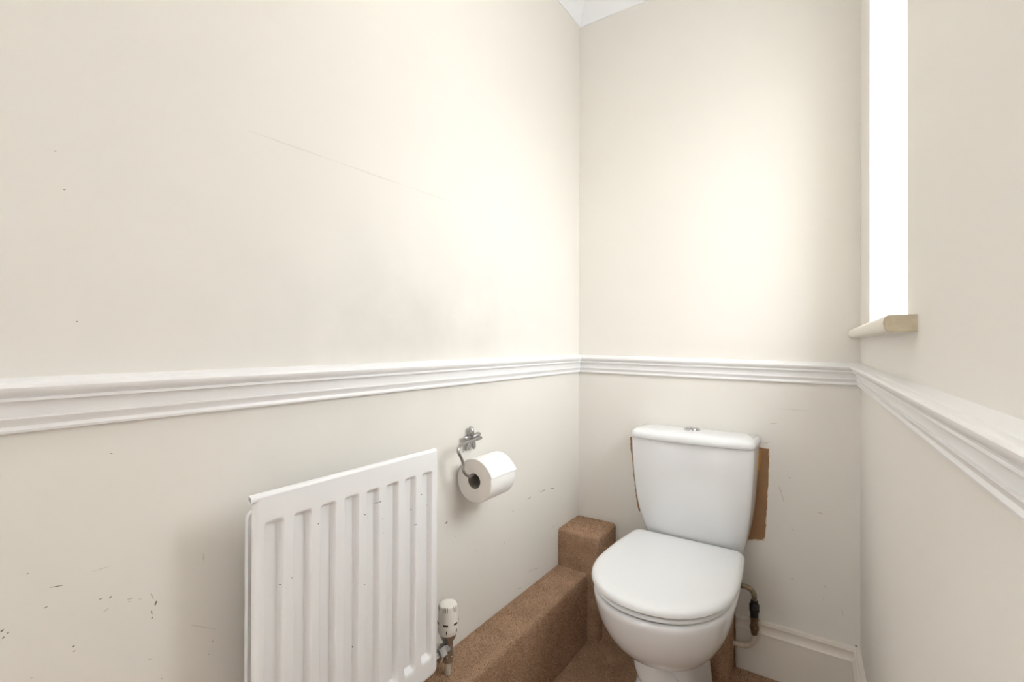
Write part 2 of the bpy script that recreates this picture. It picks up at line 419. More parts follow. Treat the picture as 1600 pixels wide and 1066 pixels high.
LEFT_FAINT = [(-1.5808,0.7145,-1.5741,0.7186,0.0009),(-1.5516,0.7212,-1.5444,0.7201,0.0012),(-1.5510,0.7169,-1.5472,0.7165,0.0009),(-1.5371,0.7155,-1.5325,0.7141,0.0009),(-1.5209,0.7181,-1.5173,0.7068,0.0012),(-1.5244,0.6142,-1.5173,0.6125,0.0012),(-1.5946,0.7802,-1.5703,0.7805,0.0005),(-1.4445,0.7533,-1.4445,0.7404,0.0010),(-1.4655,0.6405,-1.4248,0.6138,0.0006),(-1.5064,0.5754,-1.5039,0.5712,0.0010),(-1.6584,0.6611,-1.6552,0.6616,0.0009),(-0.2242,0.4113,-0.2021,0.4118,0.0013),(-0.1961,0.4124,-0.1762,0.4180,0.0011),(-0.6925,0.4924,-0.6924,0.4852,0.0007),(-0.3942,0.3081,-0.3629,0.3059,0.0013),(-0.3629,0.3059,-0.3138,0.2923,0.0015),(-0.4678,0.2790,-0.4388,0.2720,0.0015),(-0.2550,0.5229,-0.2490,0.5282,0.0013)]
BACK = [(0.7701,0.6744,0.7742,0.6727,0.0018),(0.7805,0.5052,0.7826,0.5056,0.0020),(0.7776,0.3427,0.7796,0.3396,0.0019),(0.8687,0.3445,0.8734,0.3409,0.0015),(0.8645,0.3040,0.8657,0.3029,0.0012),(0.9480,0.1835,0.9540,0.1805,0.0028),(0.8540,0.5750,0.8600,0.5740,0.0014)]
BACK_FAINT = [(0.7408,0.6396,0.7482,0.6199,0.0019),(0.7482,0.6199,0.7545,0.5910,0.0015),(0.8477,0.5756,0.8652,0.5734,0.0012),(0.8844,0.5967,0.8872,0.5972,0.0016),(0.7048,0.8457,0.7354,0.8511,0.0011),(0.6956,0.7787,0.7140,0.7858,0.0016),(0.7396,0.8997,0.8268,0.8997,0.0007),(0.9137,0.2887,0.9181,0.2655,0.0012)]
RIDGE = [(-1.372, 1.5085, -1.19, 1.5102, 0.0014), (-1.19, 1.5102, -0.99, 1.5125, 0.0017), (-0.99, 1.5125, -0.80, 1.5150, 0.0012)]
for strokes, m, par, f in ((RIDGE, 'wall_ridge', wl, lambda a, b: (0.0004, a, b)), (LEFT, 'scuff', wl, lambda a, b: (0.0004, a, b)), (LEFT_FAINT, 'scuff_faint', wl, lambda a, b: (0.0004, a, b)),
                           (BACK, 'scuff', wb, lambda a, b: (a, -0.0004, b)), (BACK_FAINT, 'scuff_faint', wb, lambda a, b: (a, -0.0004, b))):
    o = link('scuff_marks', blob_strokes(strokes, f), m, par, smooth=False); o['kind'] = 'stuff'

def ragged(outline, step, amp, yy, thick):
    pts = []
    n = len(outline)
    for i in range(n):
        a = Vector(outline[i]); b = Vector(outline[(i + 1) % n]); L = (b - a).length; k = max(1, int(L / step))
        nn = Vector((-(b - a).y, (b - a).x)).normalized()
        for s in range(k):
            pts.append(a + (b - a) * s / k + nn * (random.uniform(-amp, amp) if s else 0))
    bm = bmesh.new()
    loft(bm, [[(p.x, yy, p.y) for p in pts], [(p.x, yy - thick, p.y) for p in pts]], True, True)
    return bm
poly = [(0.660, 0.762), (0.688, 0.7625), (0.7115, 0.7615), (0.7105, 0.70), (0.707, 0.62), (0.704, 0.54), (0.699, 0.462), (0.694, 0.452), (0.640, 0.440), (0.610, 0.46), (0.62, 0.62)]
pb = link('bare_patch', ragged(poly, 0.009, 0.0017, 0.001, 0.0016), 'bare_plaster', wb, smooth=False); pb['label'] = 'bare brown plaster patch beside the cistern'
poly2 = [(p[0] + (0.0022 if p[0] > 0.68 else 0), p[1] + (0.0015 if p[1] > 0.7 else (-0.005 if p[1] < 0.5 else 0))) for p in poly]
o = link('torn_edge', ragged(poly2, 0.007, 0.0013, 0.001, 0.0013), 'torn_paper', pb, smooth=False)
poly3 = [(0.225, 0.748), (0.26, 0.75), (0.30, 0.62), (0.28, 0.47), (0.262, 0.46), (0.252, 0.50), (0.242, 0.58), (0.233, 0.66), (0.229, 0.69)]
pb = link('bare_patch', ragged(poly3, 0.009, 0.0015, 0.001, 0.0016), 'bare_plaster', wb, smooth=False); pb['label'] = 'sliver of bare brown plaster left of the cistern'
bm = bmesh.new(); bw = [(0.668, 0.757), (0.6865, 0.756), (0.686, 0.715), (0.6825, 0.686), (0.668, 0.688)]
loft(bm, [[(x, -0.0012, z) for x, z in bw], [(x, -0.0045, z) for x, z in bw]])
o = link('paper_scrap', bm, 'amber_scrap', wb, smooth=False); o['label'] = 'amber scrap stuck on the bare plaster'

# ------------------------------------------------------------------ carpeted boxing
def carpet_box(name, x0, x1, y0, y1, z1, label, cat, r=0.014, skip=None, dens=26000):
    """a box with soft rounded top edges, carpet pile as short fibres on the faces in view"""
    bm = bmesh.new(); add_box(bm, x0, x1, y0, y1, 0.0, z1)
    ed = [e for e in bm.edges if (abs(e.verts[0].co.z - z1) < 1e-6 and abs(e.verts[1].co.z - z1) < 1e-6)
          or (abs(e.verts[0].co.x - x1) < 1e-6 and abs(e.verts[1].co.x - x1) < 1e-6 and abs(e.verts[0].co.y - y0) < 1e-6 and abs(e.verts[1].co.y - y0) < 1e-6)]
    ed = [e for e in ed if not (abs(e.verts[0].co.x - x0) < 1e-6 and abs(e.verts[1].co.x - x0) < 1e-6)]
    ed = [e for e in ed if not (abs(e.verts[0].co.y - y1) < 1e-6 and abs(e.verts[1].co.y - y1) < 1e-6)]
    bevel(bm, r, 5, ed)
    bmesh.ops.recalc_face_normals(bm, faces=bm.faces)
    fs = [(f.normal.copy(), [v.co.copy() for v in f.verts], f.calc_area()) for f in bm.faces]
    o = link(name, bm, 'brown_carpet', angle=60); tag(o, label, cat)
    V, Fc, mi = [], [], []
    for n, vs, A in fs:
        if n.z < -0.5 or n.x < -0.5 or n.y > 0.5: continue
        for k in range(int(A * dens)):
            i = random.randrange(1, len(vs) - 1)
            tri = (vs[0], vs[i], vs[i + 1]); u, w = random.random(), random.random()
            if u + w > 1: u, w = 1 - u, 1 - w
            p = tri[0] + (tri[1] - tri[0]) * u + (tri[2] - tri[0]) * w
            if p.y < -1.0 and n.z < 0.3: continue
            d = (n + Vector((random.gauss(0, .55), random.gauss(0, .55), random.gauss(0, .55)))).normalized() * random.uniform(0.0025, 0.0055)
            s = Vector((random.gauss(0, 1), random.gauss(0, 1), random.gauss(0, 1))).normalized() * random.uniform(0.0005, 0.0010)
            if skip and skip(p): continue
            T = [p - s - n * 0.001, p + s - n * 0.001, p + d]
            for q in T: q.x = max(q.x, x0); q.y = min(q.y, y1)
            b = len(V); V += T; Fc.append((b, b + 1, b + 2)); mi.append(random.choice((0, 0, 1, 1, 1, 2)))
    me = bpy.data.meshes.new('carpet_pile'); me.from_pydata(V, [], Fc)
    po = link('carpet_pile', me, ['pile_dark', 'pile_mid', 'pile_light'], o, smooth=False); po['kind'] = 'stuff'
    me.polygons.foreach_set('material_index', mi)
    return o
carpet_box('carpeted_ledge', 0.001, 0.127, YR + 0.002, -0.1815, 0.253, 'long low brown carpeted ledge boxed in along the radiator wall', 'ledge', dens=150000)
carpet_box('carpeted_box', 0.001, 0.166, -0.177, -0.001, 0.393, 'taller brown carpeted box standing in the corner beside the toilet', 'box', dens=150000,
           skip=lambda p: (p.y < -0.17 and p.x < 0.135 and p.z < 0.262) or (p.x > 0.16 and p.y > -0.15 and p.z < 0.2))
carpet_box('carpeted_boxing', 0.1685, 0.607, -0.138, -0.001, 0.185, 'low brown carpeted boxing partly hidden behind the toilet pan', 'boxing', r=0.02, dens=120000, skip=lambda p: p.x > 0.59 and p.y > -0.075)
# floor pile in view
V, Fc, mi = [], [], []
for k in range(26000):
    p = Vector((random.uniform(0.13, 0.95), random.uniform(-0.75, -0.02), 0.0))
    d = Vector((random.gauss(0, .6), random.gauss(0, .6), 1)).normalized() * random.uniform(0.003, 0.006)
    s = Vector((random.gauss(0, 1), random.gauss(0, 1), 0)).normalized() * random.uniform(0.0006, 0.0011)
    b = len(V); V += [p - s, p + s, p + d]; Fc.append((b, b + 1, b + 2)); mi.append(random.choice((0, 0, 1, 1, 1, 2)))
me = bpy.data.meshes.new('carpet_pile'); me.from_pydata(V, [], Fc)
po = link('carpet_pile', me, ['pile_dark', 'pile_mid', 'pile_light'], floor, smooth=False); po['kind'] = 'stuff'
me.polygons.foreach_set('material_index', mi)

# ------------------------------------------------------------------ toilet
TX = 0.476      # cistern centre
SX = 0.469      # pan and seat centre
toilet = empty('toilet', (TX, -0.3, 0.0), 'white close-coupled toilet with its seat lid closed', 'toilet')
N = 64
def dshape(hw, yb, yf, hb, ymax, z, n=N, ex=2.2, rb=0.03):
    """closed plan outline: straight back edge (half width hb at y=yb), widest hw at ymax, round front at yf"""
    pts = []
    m = 400; raw = []
    # right half from back centre to front
    for i in range(20): raw.append((max(hb - rb, 0) * i / 20, yb))
    for i in range(20):
        a = i / 20 * PI / 2
        raw.append((hb - rb + rb * math.sin(a), yb - rb + rb * math.cos(a)))
    ys = yb - rb
    for i in range(60):
        t = i / 60; y = ys + (ymax - ys) * t
        raw.append((hb + (hw - hb) * math.sin(t * PI / 2), y))
    for i in range(101):
        a = i / 100 * PI / 2
        raw.append((hw * math.cos(a) ** (2 / ex), ymax + (yf - ymax) * math.sin(a) ** (2 / ex)))
    L = [0]
    for a, b in zip(raw[:-1], raw[1:]): L.append(L[-1] + math.hypot(b[0] - a[0], b[1] - a[1]))
    half = []
    for k in range(n // 2 + 1):
        s = L[-1] * k / (n // 2); i = 0
        while i < len(L) - 2 and L[i + 1] < s: i += 1
        t = (s - L[i]) / max(L[i + 1] - L[i], 1e-9)
        half.append((raw[i][0] + (raw[i + 1][0] - raw[i][0]) * t, raw[i][1] + (raw[i + 1][1] - raw[i][1]) * t))
    for x, y in half: pts.append(Vector((SX + x, y, z)))
    for x, y in half[-2:0:-1]: pts.append(Vector((SX - x, y, z)))
    return pts
def inset(ring, d, z):
    """shrink towards the middle by d metres"""
    c = sum(ring, Vector()) / len(ring); out = []
    n = len(ring)
    for i, p in enumerate(ring):
        t = (ring[(i + 1) % n] - ring[i - 1]); nn = Vector((-t.y, t.x, 0)).normalized()
        if nn.dot(c - p) < 0: nn = -nn
        q = p + nn * d; out.append(Vector((q.x, q.y, z)))
    return out
def toward(ring, k, z):
    c = sum(ring, Vector()) / len(ring)
    return [Vector((c.x + (p.x - c.x) * k, c.y + (p.y - c.y) * k, z)) for p in ring]
# seat lid
LID = dict(hw=0.204, yb=-0.100, yf=-0.617, hb=0.187, ymax=-0.37, ex=2.15, rb=0.034)
base = dshape(z=0.416, **LID)
bm = bmesh.new()
rings = [inset(base, 0.014, 0.4172), inset(base, 0.003, 0.4180), inset(base, 0.0, 0.4210), inset(base, 0.0, 0.4255), inset(base, 0.0015, 0.4305), inset(base, 0.005, 0.4348),
         inset(base, 0.011, 0.4378), inset(base, 0.020, 0.4394), toward(base, 0.84, 0.4397), toward(base, 0.70, 0.4388), toward(base, 0.4, 0.438)]
loft(bm, rings)
link('seat_lid', bm, 'seat_plastic', toilet)
# seat ring
base = dshape(hw=0.197, yb=-0.108, yf=-0.610, hb=0.178, ymax=-0.37, ex=2.15, rb=0.04, z=0.4)
bm = bmesh.new()
rings = [inset(base, 0.055, 0.3995), inset(base, 0.008, 0.3995), inset(base, 0.002, 0.4010), inset(base, 0.0005, 0.4040), inset(base, 0.0025, 0.4085), inset(base, 0.008, 0.4112), inset(base, 0.055, 0.4118)]
vr = loft(bm, rings, False, False)
n = len(vr[0])
for i in range(n): bm.faces.new((vr[-1][i], vr[-1][(i + 1) % n], vr[0][(i + 1) % n], vr[0][i]))
link('seat_ring', bm, 'seat_plastic', toilet)
# hinges
for s in (-1, 1):
    bm = bmesh.new(); lathe(bm, [(0.011, -0.022), (0.012, -0.02), (0.012, 0.02), (0.011, 0.022)], (TX + s * 0.078, -0.103, 0.409), 16, 'X')
    link('hinge', bm, 'chrome', toilet)
# bowl
bm = bmesh.new()
S = [  # z, half width, front y, back y, half width at back, widest y
    (0.395, 0.184, -0.600, -0.030, 0.160, -0.37), (0.3965, 0.190, -0.606, -0.026, 0.163, -0.37), (0.393, 0.196, -0.6115, -0.023, 0.165, -0.37), (0.384, 0.1985, -0.6145, -0.022, 0.166, -0.37), (0.372, 0.197, -0.613, -0.022, 0.165, -0.37),
    (0.350, 0.193, -0.607, -0.025, 0.150, -0.37), (0.316, 0.185, -0.594, -0.035, 0.136, -0.37), (0.282, 0.172, -0.575, -0.06, 0.124, -0.365),
    (0.252, 0.157, -0.551, -0.10, 0.125, -0.36), (0.226, 0.139, -0.522, -0.125, 0.113, -0.35), (0.204, 0.119, -0.489, -0.145, 0.100, -0.34),
    (0.187, 0.100, -0.456, -0.15, 0.090, -0.33), (0.176, 0.084, -0.428, -0.15, 0.082, -0.32)]
rings = [dshape(hw, yb, yf, hb, ym, z, ex=2.1, rb=0.03) for z, hw, yf, yb, hb, ym in S]
loft(bm, rings)
bowl = link('bowl', bm, 'ceramic', toilet, angle=60)
# pedestal: waist under the bowl, flaring foot
bm = bmesh.new()
S = [(0.200, 0.074, -0.424, -0.148, 0.085, -0.31), (0.182, 0.069, -0.420, -0.148, 0.080, -0.31), (0.160, 0.071, -0.418, -0.148, 0.080, -0.31), (0.13, 0.078, -0.425, -0.148, 0.085, -0.31), (0.08, 0.090, -0.437, -0.148, 0.092, -0.31),
     (0.035, 0.100, -0.446, -0.148, 0.098, -0.31), (0.012, 0.104, -0.449, -0.148, 0.10, -0.31), (0.0, 0.104, -0.449, -0.148, 0.10, -0.31)]
loft(bm, [dshape(hw, yb, yf, hb, ym, z, ex=2.6, rb=0.03) for z, hw, yf, yb, hb, ym in S])
ped = link('pedestal', bm, 'ceramic', toilet, angle=60)
# trapway lobe that swells out of the pedestal front
bm = bmesh.new()
tube(bm, spline([(SX - 0.03, -0.36, 0.215), (SX - 0.028, -0.395, 0.175), (SX - 0.012, -0.400, 0.135), (SX + 0.012, -0.385, 0.105), (SX + 0.03, -0.33, 0.09)], 6), 0.056, 20)
link('trapway', bm, 'ceramic', ped)
# cistern body (bow front), lid, flush button
def bow(hw, yf, ye, z, n=40, yb=-0.003, rc=0.02):
    """plan: flat back, short sides, front bowed from ye at the sides to yf in the middle"""
    raw = [(-hw, yb)]
    for i in range(6):
        a = i / 5 * PI / 2
        raw.append((-hw + rc * (1 - math.cos(a)), ye + rc * 0.6 - rc * math.sin(a)))
    for i in range(1, n):
        t = -1 + 2 * i / n
        raw.append(((hw - rc) * t, yf + (ye - rc * 0.4 - yf) * (max(0, abs(t) - 0.48) / 0.52) ** 2))
    for i in range(5, -1, -1):
        a = i / 5 * PI / 2
        raw.append((hw - rc * (1 - math.cos(a)), ye + rc * 0.6 - rc * math.sin(a)))
    raw.append((hw, yb))
    return [Vector((TX + 0.003 + x, y, z)) for x, y in raw]
bm = bmesh.new()
S = [(0.3955, 0.155, -0.080, -0.062), (0.41, 0.161, -0.087, -0.068), (0.435, 0.168, -0.098, -0.078), (0.47, 0.176, -0.113, -0.091), (0.51, 0.183, -0.126, -0.103), (0.56, 0.190, -0.137, -0.113), (0.62, 0.195, -0.144, -0.120),
     (0.69, 0.1995, -0.149, -0.125), (0.74, 0.202, -0.151, -0.127), (0.7755, 0.203, -0.152, -0.128)]
loft(bm, [bow(hw, yf, ye, z) for z, hw, yf, ye in S])
link('cistern', bm, 'ceramic', toilet, angle=50)
bm = bmesh.new()
S = [(0.777, 0.2005, -0.152, -0.128, -0.002), (0.7775, 0.2045, -0.158, -0.133, -0.002), (0.782, 0.2060, -0.160, -0.135, -0.002), (0.790, 0.2060, -0.160, -0.135, -0.002), (0.797, 0.2040, -0.158, -0.133, -0.002),
     (0.8030, 0.199, -0.153, -0.129, -0.003), (0.8070, 0.191, -0.145, -0.122, -0.006), (0.8092, 0.184, -0.135, -0.113, -0.010), (0.8105, 0.165, -0.115, -0.098, -0.02), (0.811, 0.12, -0.09, -0.08, -0.045)]
loft(bm, [bow(hw, yf, ye, z, yb=yb, rc=0.03) for z, hw, yf, ye, yb in S])
link('cistern_lid', bm, 'ceramic', toilet, angle=50)
bm = bmesh.new(); lathe(bm, [(0.0275, 0.0), (0.028, 0.004), (0.0265, 0.0068), (0.0235, 0.0070)], (TX, -0.062, 0.8095), 32)
btn = link('flush_button', bm, 'chrome', toilet)
for s in (-1, 1):
    bm = bmesh.new()
    pts = [(TX + s * 0.0008, -0.062 + 0.021 * math.cos(k / 12 * PI), 0) for k in (0, 12)]
    ring = [(TX + s * (0.0008 + 0.020 * math.sin(k / 12 * PI)), -0.062 + 0.020 * math.cos(k / 12 * PI)) for k in range(13)]
    loft(bm, [[(x, y, 0.8155) for x, y in ring], [(x, y, 0.8178) for x, y in ring], [(TX + (x - TX) * 0.9, -0.062 + (y + 0.062) * 0.9, 0.8196) for x, y in ring]])
    link('push_half', bm, 'chrome', btn)

# ------------------------------------------------------------------ toilet water feed
feed = empty('supply_pipe', (0.672, -0.05, 0.02), 'cream painted copper water pipe with dark valve right of the toilet', 'pipe')
bm = bmesh.new(); tube(bm, spline([(0.618, -0.05, 0.299), (0.640, -0.05, 0.2995), (0.656, -0.05, 0.2975), (0.6675, -0.05, 0.289), (0.6730, -0.05, 0.275), (0.6735, -0.05, 0.25)], 6), 0.0085, 14)
link('pipe', bm, 'tarnished_pipe', feed)
bm = bmesh.new(); lathe(bm, [(0.009, 0.262), (0.0115, 0.260), (0.0115, 0.252), (0.014, 0.250), (0.0155, 0.246), (0.0155, 0.238), (0.0135, 0.236), (0.0155, 0.233), (0.015, 0.226), (0.013, 0.222), (0.0125, 0.208), (0.009, 0.206)], (0.6735, -0.05, 0), 16)
link('compression_nut', bm, 'black_fitting', feed)
bm = bmesh.new(); lathe(bm, [(0.009, 0.208), (0.0125, 0.206), (0.0135, 0.198), (0.0115, 0.192), (0.0115, 0.180), (0.0135, 0.177), (0.0140, 0.165), (0.0115, 0.160), (0.0105, 0.150), (0.0080, 0.146)], (0.6735, -0.05, 0), 8)
vb = link('valve_body', bm, 'tarnished_brass', feed, angle=30)
bm = bmesh.new(); lathe(bm, [(0.006, 0.0), (0.0065, -0.015), (0.0055, -0.018)], (0.6735, -0.05, 0.186), 12, 'Y'); link('screw', bm, 'tarnished_brass', vb)
bm = bmesh.new(); tube(bm, spline([(0.6735, -0.05, 0.152), (0.673, -0.05, 0.135), (0.667, -0.05, 0.116), (0.652, -0.05, 0.103), (0.635, -0.05, 0.098), (0.6085, -0.05, 0.096)], 6), 0.0085, 14)
link('pipe', bm, 'painted_pipe', feed)

# ------------------------------------------------------------------ radiator
rad = empty('radiator', (0.05, -1.19, 0.318), 'white steel panel radiator with vertical flutes hung on the left wall', 'radiator')
RY0, RY1, RZ0, RZ1 = -1.408, -0.966, 0.318, 0.8545
XF = 0.100
GC = [-1.3755 + 0.0531 * k for k in range(8)]
def sm(t): t = min(max(t, 0), 1); return t * t * (3 - 2 * t)
def flute(y, z):
    """depth of the pressed channel at (y, z)"""
    g = 0.0
    for c in GC:
        d = abs(y - c)
        g = max(g, 1 - min(max((d - 0.0100) / 0.0075, 0), 1))
    g = g * g * (3 - 2 * g) * 0.4 + g * 0.6
    top, bot = 0.812, 0.362
    h = sm((top - z) / 0.012) * sm((z - bot) / 0.016)
    return 0.0140 * g * h
def radx(y, z): return XF - flute(y, z)
ys = [RY0]
for c in GC: ys += [c + o for o in (-0.0225, -0.0195, -0.018, -0.0165, -0.014, -0.011, -0.0097, -0.0090, -0.004, 0.004, 0.0090, 0.0097, 0.011, 0.014, 0.0165, 0.018, 0.0195, 0.0225)]
ys += [RY1]
ys = sorted(set(round(y, 5) for y in ys))
zs = [RZ0, 0.33, 0.345, 0.358] + [0.362 + 0.002 * k for k in range(1, 9)] + [0.39, 0.45, 0.55, 0.65, 0.75, 0.79] + [0.798 + 0.0015 * k for k in range(0, 11)] + [0.825, 0.842, RZ1]
RC = 0.016
def panel_pt(y, z):
    """round the panel's corners in plan"""
    cy = min(max(y, RY0 + RC), RY1 - RC); cz = min(max(z, RZ0 + RC), RZ1)
    dy, dz = y - cy, z - cz
    if abs(dy) > 1e-9 and abs(dz) > 1e-9:
        m = max(abs(dy), abs(dz)); r = math.hypot(dy, dz)
        return cy + dy * m / r, cz + dz * m / r
    return y, z
bm = bmesh.new()
for extra in (RY0 + 0.004, RY0 + 0.009, RY0 + RC, RY1 - RC, RY1 - 0.009, RY1 - 0.004): ys.append(extra)
ys = sorted(ys)
for extra in (RZ0 + 0.004, RZ0 + 0.009, RZ0 + RC): zs.append(extra)
zs = sorted(set(round(z, 5) for z in zs))
grid = [[None] * len(zs) for _ in ys]
for i, y in enumerate(ys):
    for j, z in enumerate(zs):
        py, pz = panel_pt(y, z)
        e = min(y - RY0, RY1 - y, z - RZ0)
        rnd = 0.0035 * (1 - math.sqrt(max(0, 1 - (1 - min(e / 0.005, 1)) ** 2)))
        grid[i][j] = bm.verts.new((radx(y, z) - rnd, py, pz))
for i in range(len(ys) - 1):
    for j in range(len(zs) - 1):
        bm.faces.new((grid[i][j], grid[i + 1][j], grid[i + 1][j + 1], grid[i][j + 1]))
bedge = [e for e in bm.edges if e.is_boundary]
ret = bmesh.ops.extrude_edge_only(bm, edges=bedge)
for v in [g for g in ret['geom'] if isinstance(g, bmesh.types.BMVert)]: v.co.x = XF - 0.0125
be2 = [e for e in bm.edges if e.is_boundary]
bmesh.ops.contextual_create(bm, geom=be2)
fp = link('front_panel', bm, 'radiator_enamel', rad, angle=50)
# rolled seam along the top, open at its ends
bm = bmesh.new()
rings = []
for rr, yy in ((0.0045, RY0 + 0.02), (0.0045, RY0 - 0.006), (0.0072, RY0 - 0.007), (0.0078, RY0 - 0.004), (0.0078, RY1 - 0.006), (0.0060, RY1 - 0.001), (0.003, RY1)):
    rings.append([(XF - 0.0080 + rr * math.cos(k / 16 * 2 * PI), yy, 0.8530 + rr * math.sin(k / 16 * 2 * PI)) for k in range(16)])
loft(bm, rings)
link('top_seam', bm, 'radiator_enamel', rad)
bm = bmesh.new(); lathe(bm, [(0.0044, 0), (0.0044, 0.001)], (XF - 0.0080, RY0 + 0.012, 0.8530), 12, 'Y'); link('seam_hole', bm, 'dark_slot', rad)
# rear panel
bm = bmesh.new(); add_box(bm, 0.048, 0.058, -1.399, -0.975, 0.322, 0.822)
bevel(bm, 0.014, 4, [e for e in bm.edges if abs(e.verts[0].co.x - e.verts[1].co.x) > 0.005]); link('rear_panel', bm, 'radiator_enamel', rad)
for yy in (-1.33, -1.05):
    bm = bmesh.new()
    add_box(bm, 0.0008, 0.049, yy - 0.015, yy + 0.015, 0.36, 0.376); add_box(bm, 0.0008, 0.004, yy - 0.015, yy + 0.015, 0.36, 0.80); add_box(bm, 0.0008, 0.049, yy - 0.015, yy + 0.015, 0.72, 0.73)
    link('bracket', bm, 'radiator_enamel', rad, smooth=False)
for yy, zz in ((-1.37, 0.345), (-1.00, 0.345), (-1.37, 0.79), (-1.00, 0.79)):
    bm = bmesh.new(); lathe(bm, [(0.014, 0.056), (0.014, 0.0840)], (0, yy, zz), 14, 'X'); link('header_joint', bm, 'radiator_enamel', rad)
CHIPS = [(-1.1865,0.7636,-1.1834,0.7635,0.0016),(-1.1510,0.7760,-1.1425,0.7801,0.0009),(-1.1452,0.7800,-1.1420,0.7800,0.0014),(-1.1705,0.7780,-1.1617,0.7781,0.0006),(-1.1205,0.7971,-1.1061,0.8020,0.0005),(-1.0565,0.7768,-1.0540,0.7762,0.0009),(-1.0255,0.7637,-1.0215,0.7622,0.0015),(-1.0045,0.7264,-1.0025,0.7283,0.0014),(-0.9942,0.7274,-0.9921,0.7268,0.0009),(-1.0092,0.7128,-1.0065,0.7125,0.0013),(-1.0070,0.6949,-1.0050,0.6928,0.0014),(-1.0088,0.6445,-1.0068,0.6515,0.0012),(-1.0636,0.6951,-1.0560,0.6946,0.0018),(-1.0427,0.6964,-1.0382,0.6988,0.0009),(-1.1390,0.7418,-1.1368,0.7411,0.0010),(-1.1151,0.7111,-1.1134,0.7101,0.0009),(-1.1248,0.7125,-1.1237,0.7117,0.0007),(-1.1355,0.7107,-1.1344,0.7094,0.0008),(-1.0474,0.7301,-1.0442,0.7325,0.0008),(-1.2926,0.7781,-1.2903,0.7780,0.0012),(-1.3445,0.6983,-1.3421,0.6979,0.0014),(-1.3625,0.6921,-1.3605,0.6919,0.0010),(-1.3873,0.7636,-1.3861,0.7632,0.0008),(-1.2205,0.7060,-1.2175,0.7057,0.0011),(-1.2761,0.5883,-1.2745,0.5869,0.0010),(-1.3356,0.5357,-1.3342,0.5342,0.0010),(-1.2053,0.5010,-1.2044,0.4975,0.0008),(-1.1865,0.6211,-1.1838,0.6199,0.0012)]
o = link('paint_chips', blob_strokes(CHIPS, lambda a, b: (radx(a, b) + 0.0004, a, b)), 'chip', rad, smooth=False); o['kind'] = 'stuff'
CH2 = [(-1.1268, 0.4, -1.1245, 0.4, 0.0012), (-1.1217, 0.6, -1.1177, 0.6, 0.0010)]
o = link('paint_chips', blob_strokes(CH2, lambda a, b: (XF - 0.0080 + 0.0080 * math.cos(b), a, 0.8530 + 0.0080 * math.sin(b))), 'chip', rad, smooth=False); o['kind'] = 'stuff'

# ------------------------------------------------------------------ thermostatic valve
vx, vy = 0.062, -0.886
trv = empty('thermostatic_valve', (vx, vy, 0.255), 'white thermostatic valve head on a chrome body at the radiator end', 'valve')
bm = bmesh.new()
lathe(bm, [(0.020, 0.361), (0.0245, 0.3625), (0.0262, 0.366), (0.0270, 0.378), (0.0268, 0.394), (0.0258, 0.410), (0.0252, 0.428), (0.0240, 0.4355), (0.0205, 0.4385), (0.010, 0.4395)], (vx, vy, 0), 36)
hd = link('valve_head', bm, 'valve_plastic', trv)
for k in range(6):
    a = math.radians(-62 + k * 60)
    for o_ in (-0.18, 0.0, 0.18):
        aa = a + o_; c, s = math.cos(aa), math.sin(aa)
        bm = bmesh.new(); tube(bm, [(vx + 0.0225 * c, vy + 0.0225 * s, 0.4372), (vx + 0.0244 * c, vy + 0.0244 * s, 0.4335), (vx + 0.0253 * c, vy + 0.0253 * s, 0.424)], 0.0006, 5)
        link('grip_groove', bm, 'dark_slot', hd)
    bm = bmesh.new()
    ring = [[(vx + r_ * math.cos(a + t_), vy + r_ * math.sin(a + t_), z_) for t_ in (-0.24, -0.12, 0, 0.12, 0.24)] for r_, z_ in ((0.0262, 0.3900), (0.0275, 0.3905), (0.0275, 0.3945), (0.0262, 0.3950))]
    loft(bm, ring, False, False, closed=False); link('slot', bm, 'dark_slot', hd, smooth=False)
    bm = bmesh.new()
    ring = [[(vx + r_ * math.cos(a + 0.1 + t_), vy + r_ * math.sin(a + 0.1 + t_), z_) for t_ in (-0.05, 0, 0.05)] for r_, z_ in ((0.0266, 0.3705), (0.0275, 0.371), (0.0275, 0.379), (0.0266, 0.3795))]
    loft(bm, ring, False, False, closed=False); link('number_mark', bm, 'dark_slot', hd, smooth=False)
bm = bmesh.new(); lathe(bm, [(0.0125, 0.325), (0.0135, 0.340), (0.0185, 0.348), (0.0215, 0.356), (0.0220, 0.3625)], (vx, vy, 0), 24); link('collar', bm, 'brushed_nickel', trv)
bm = bmesh.new(); lathe(bm, [(0.0105, 0.300), (0.0135, 0.303), (0.0140, 0.325), (0.0125, 0.335)], (vx, vy, 0), 20); link('valve_body', bm, 'brushed_nickel', trv)
bm = bmesh.new(); lathe(bm, [(0.010, -0.004), (0.0145, -0.006), (0.0155, -0.022), (0.0205, -0.024), (0.0205, -0.044), (0.013, -0.046), (0.012, -0.0905)], (vx, vy, 0.325), 6, 'Y'); link('union_nut', bm, 'chrome', trv, angle=20)
bm = bmesh.new(); lathe(bm, [(0.009, 0.286), (0.0150, 0.288), (0.0150, 0.304), (0.010, 0.307)], (vx, vy, 0), 6); link('compression_nut', bm, 'brushed_nickel', trv, angle=20)
bm = bmesh.new(); tube(bm, [(vx, vy, 0.2535), (vx, vy, 0.29)], 0.0076, 12); link('pipe', bm, 'painted_pipe', trv)

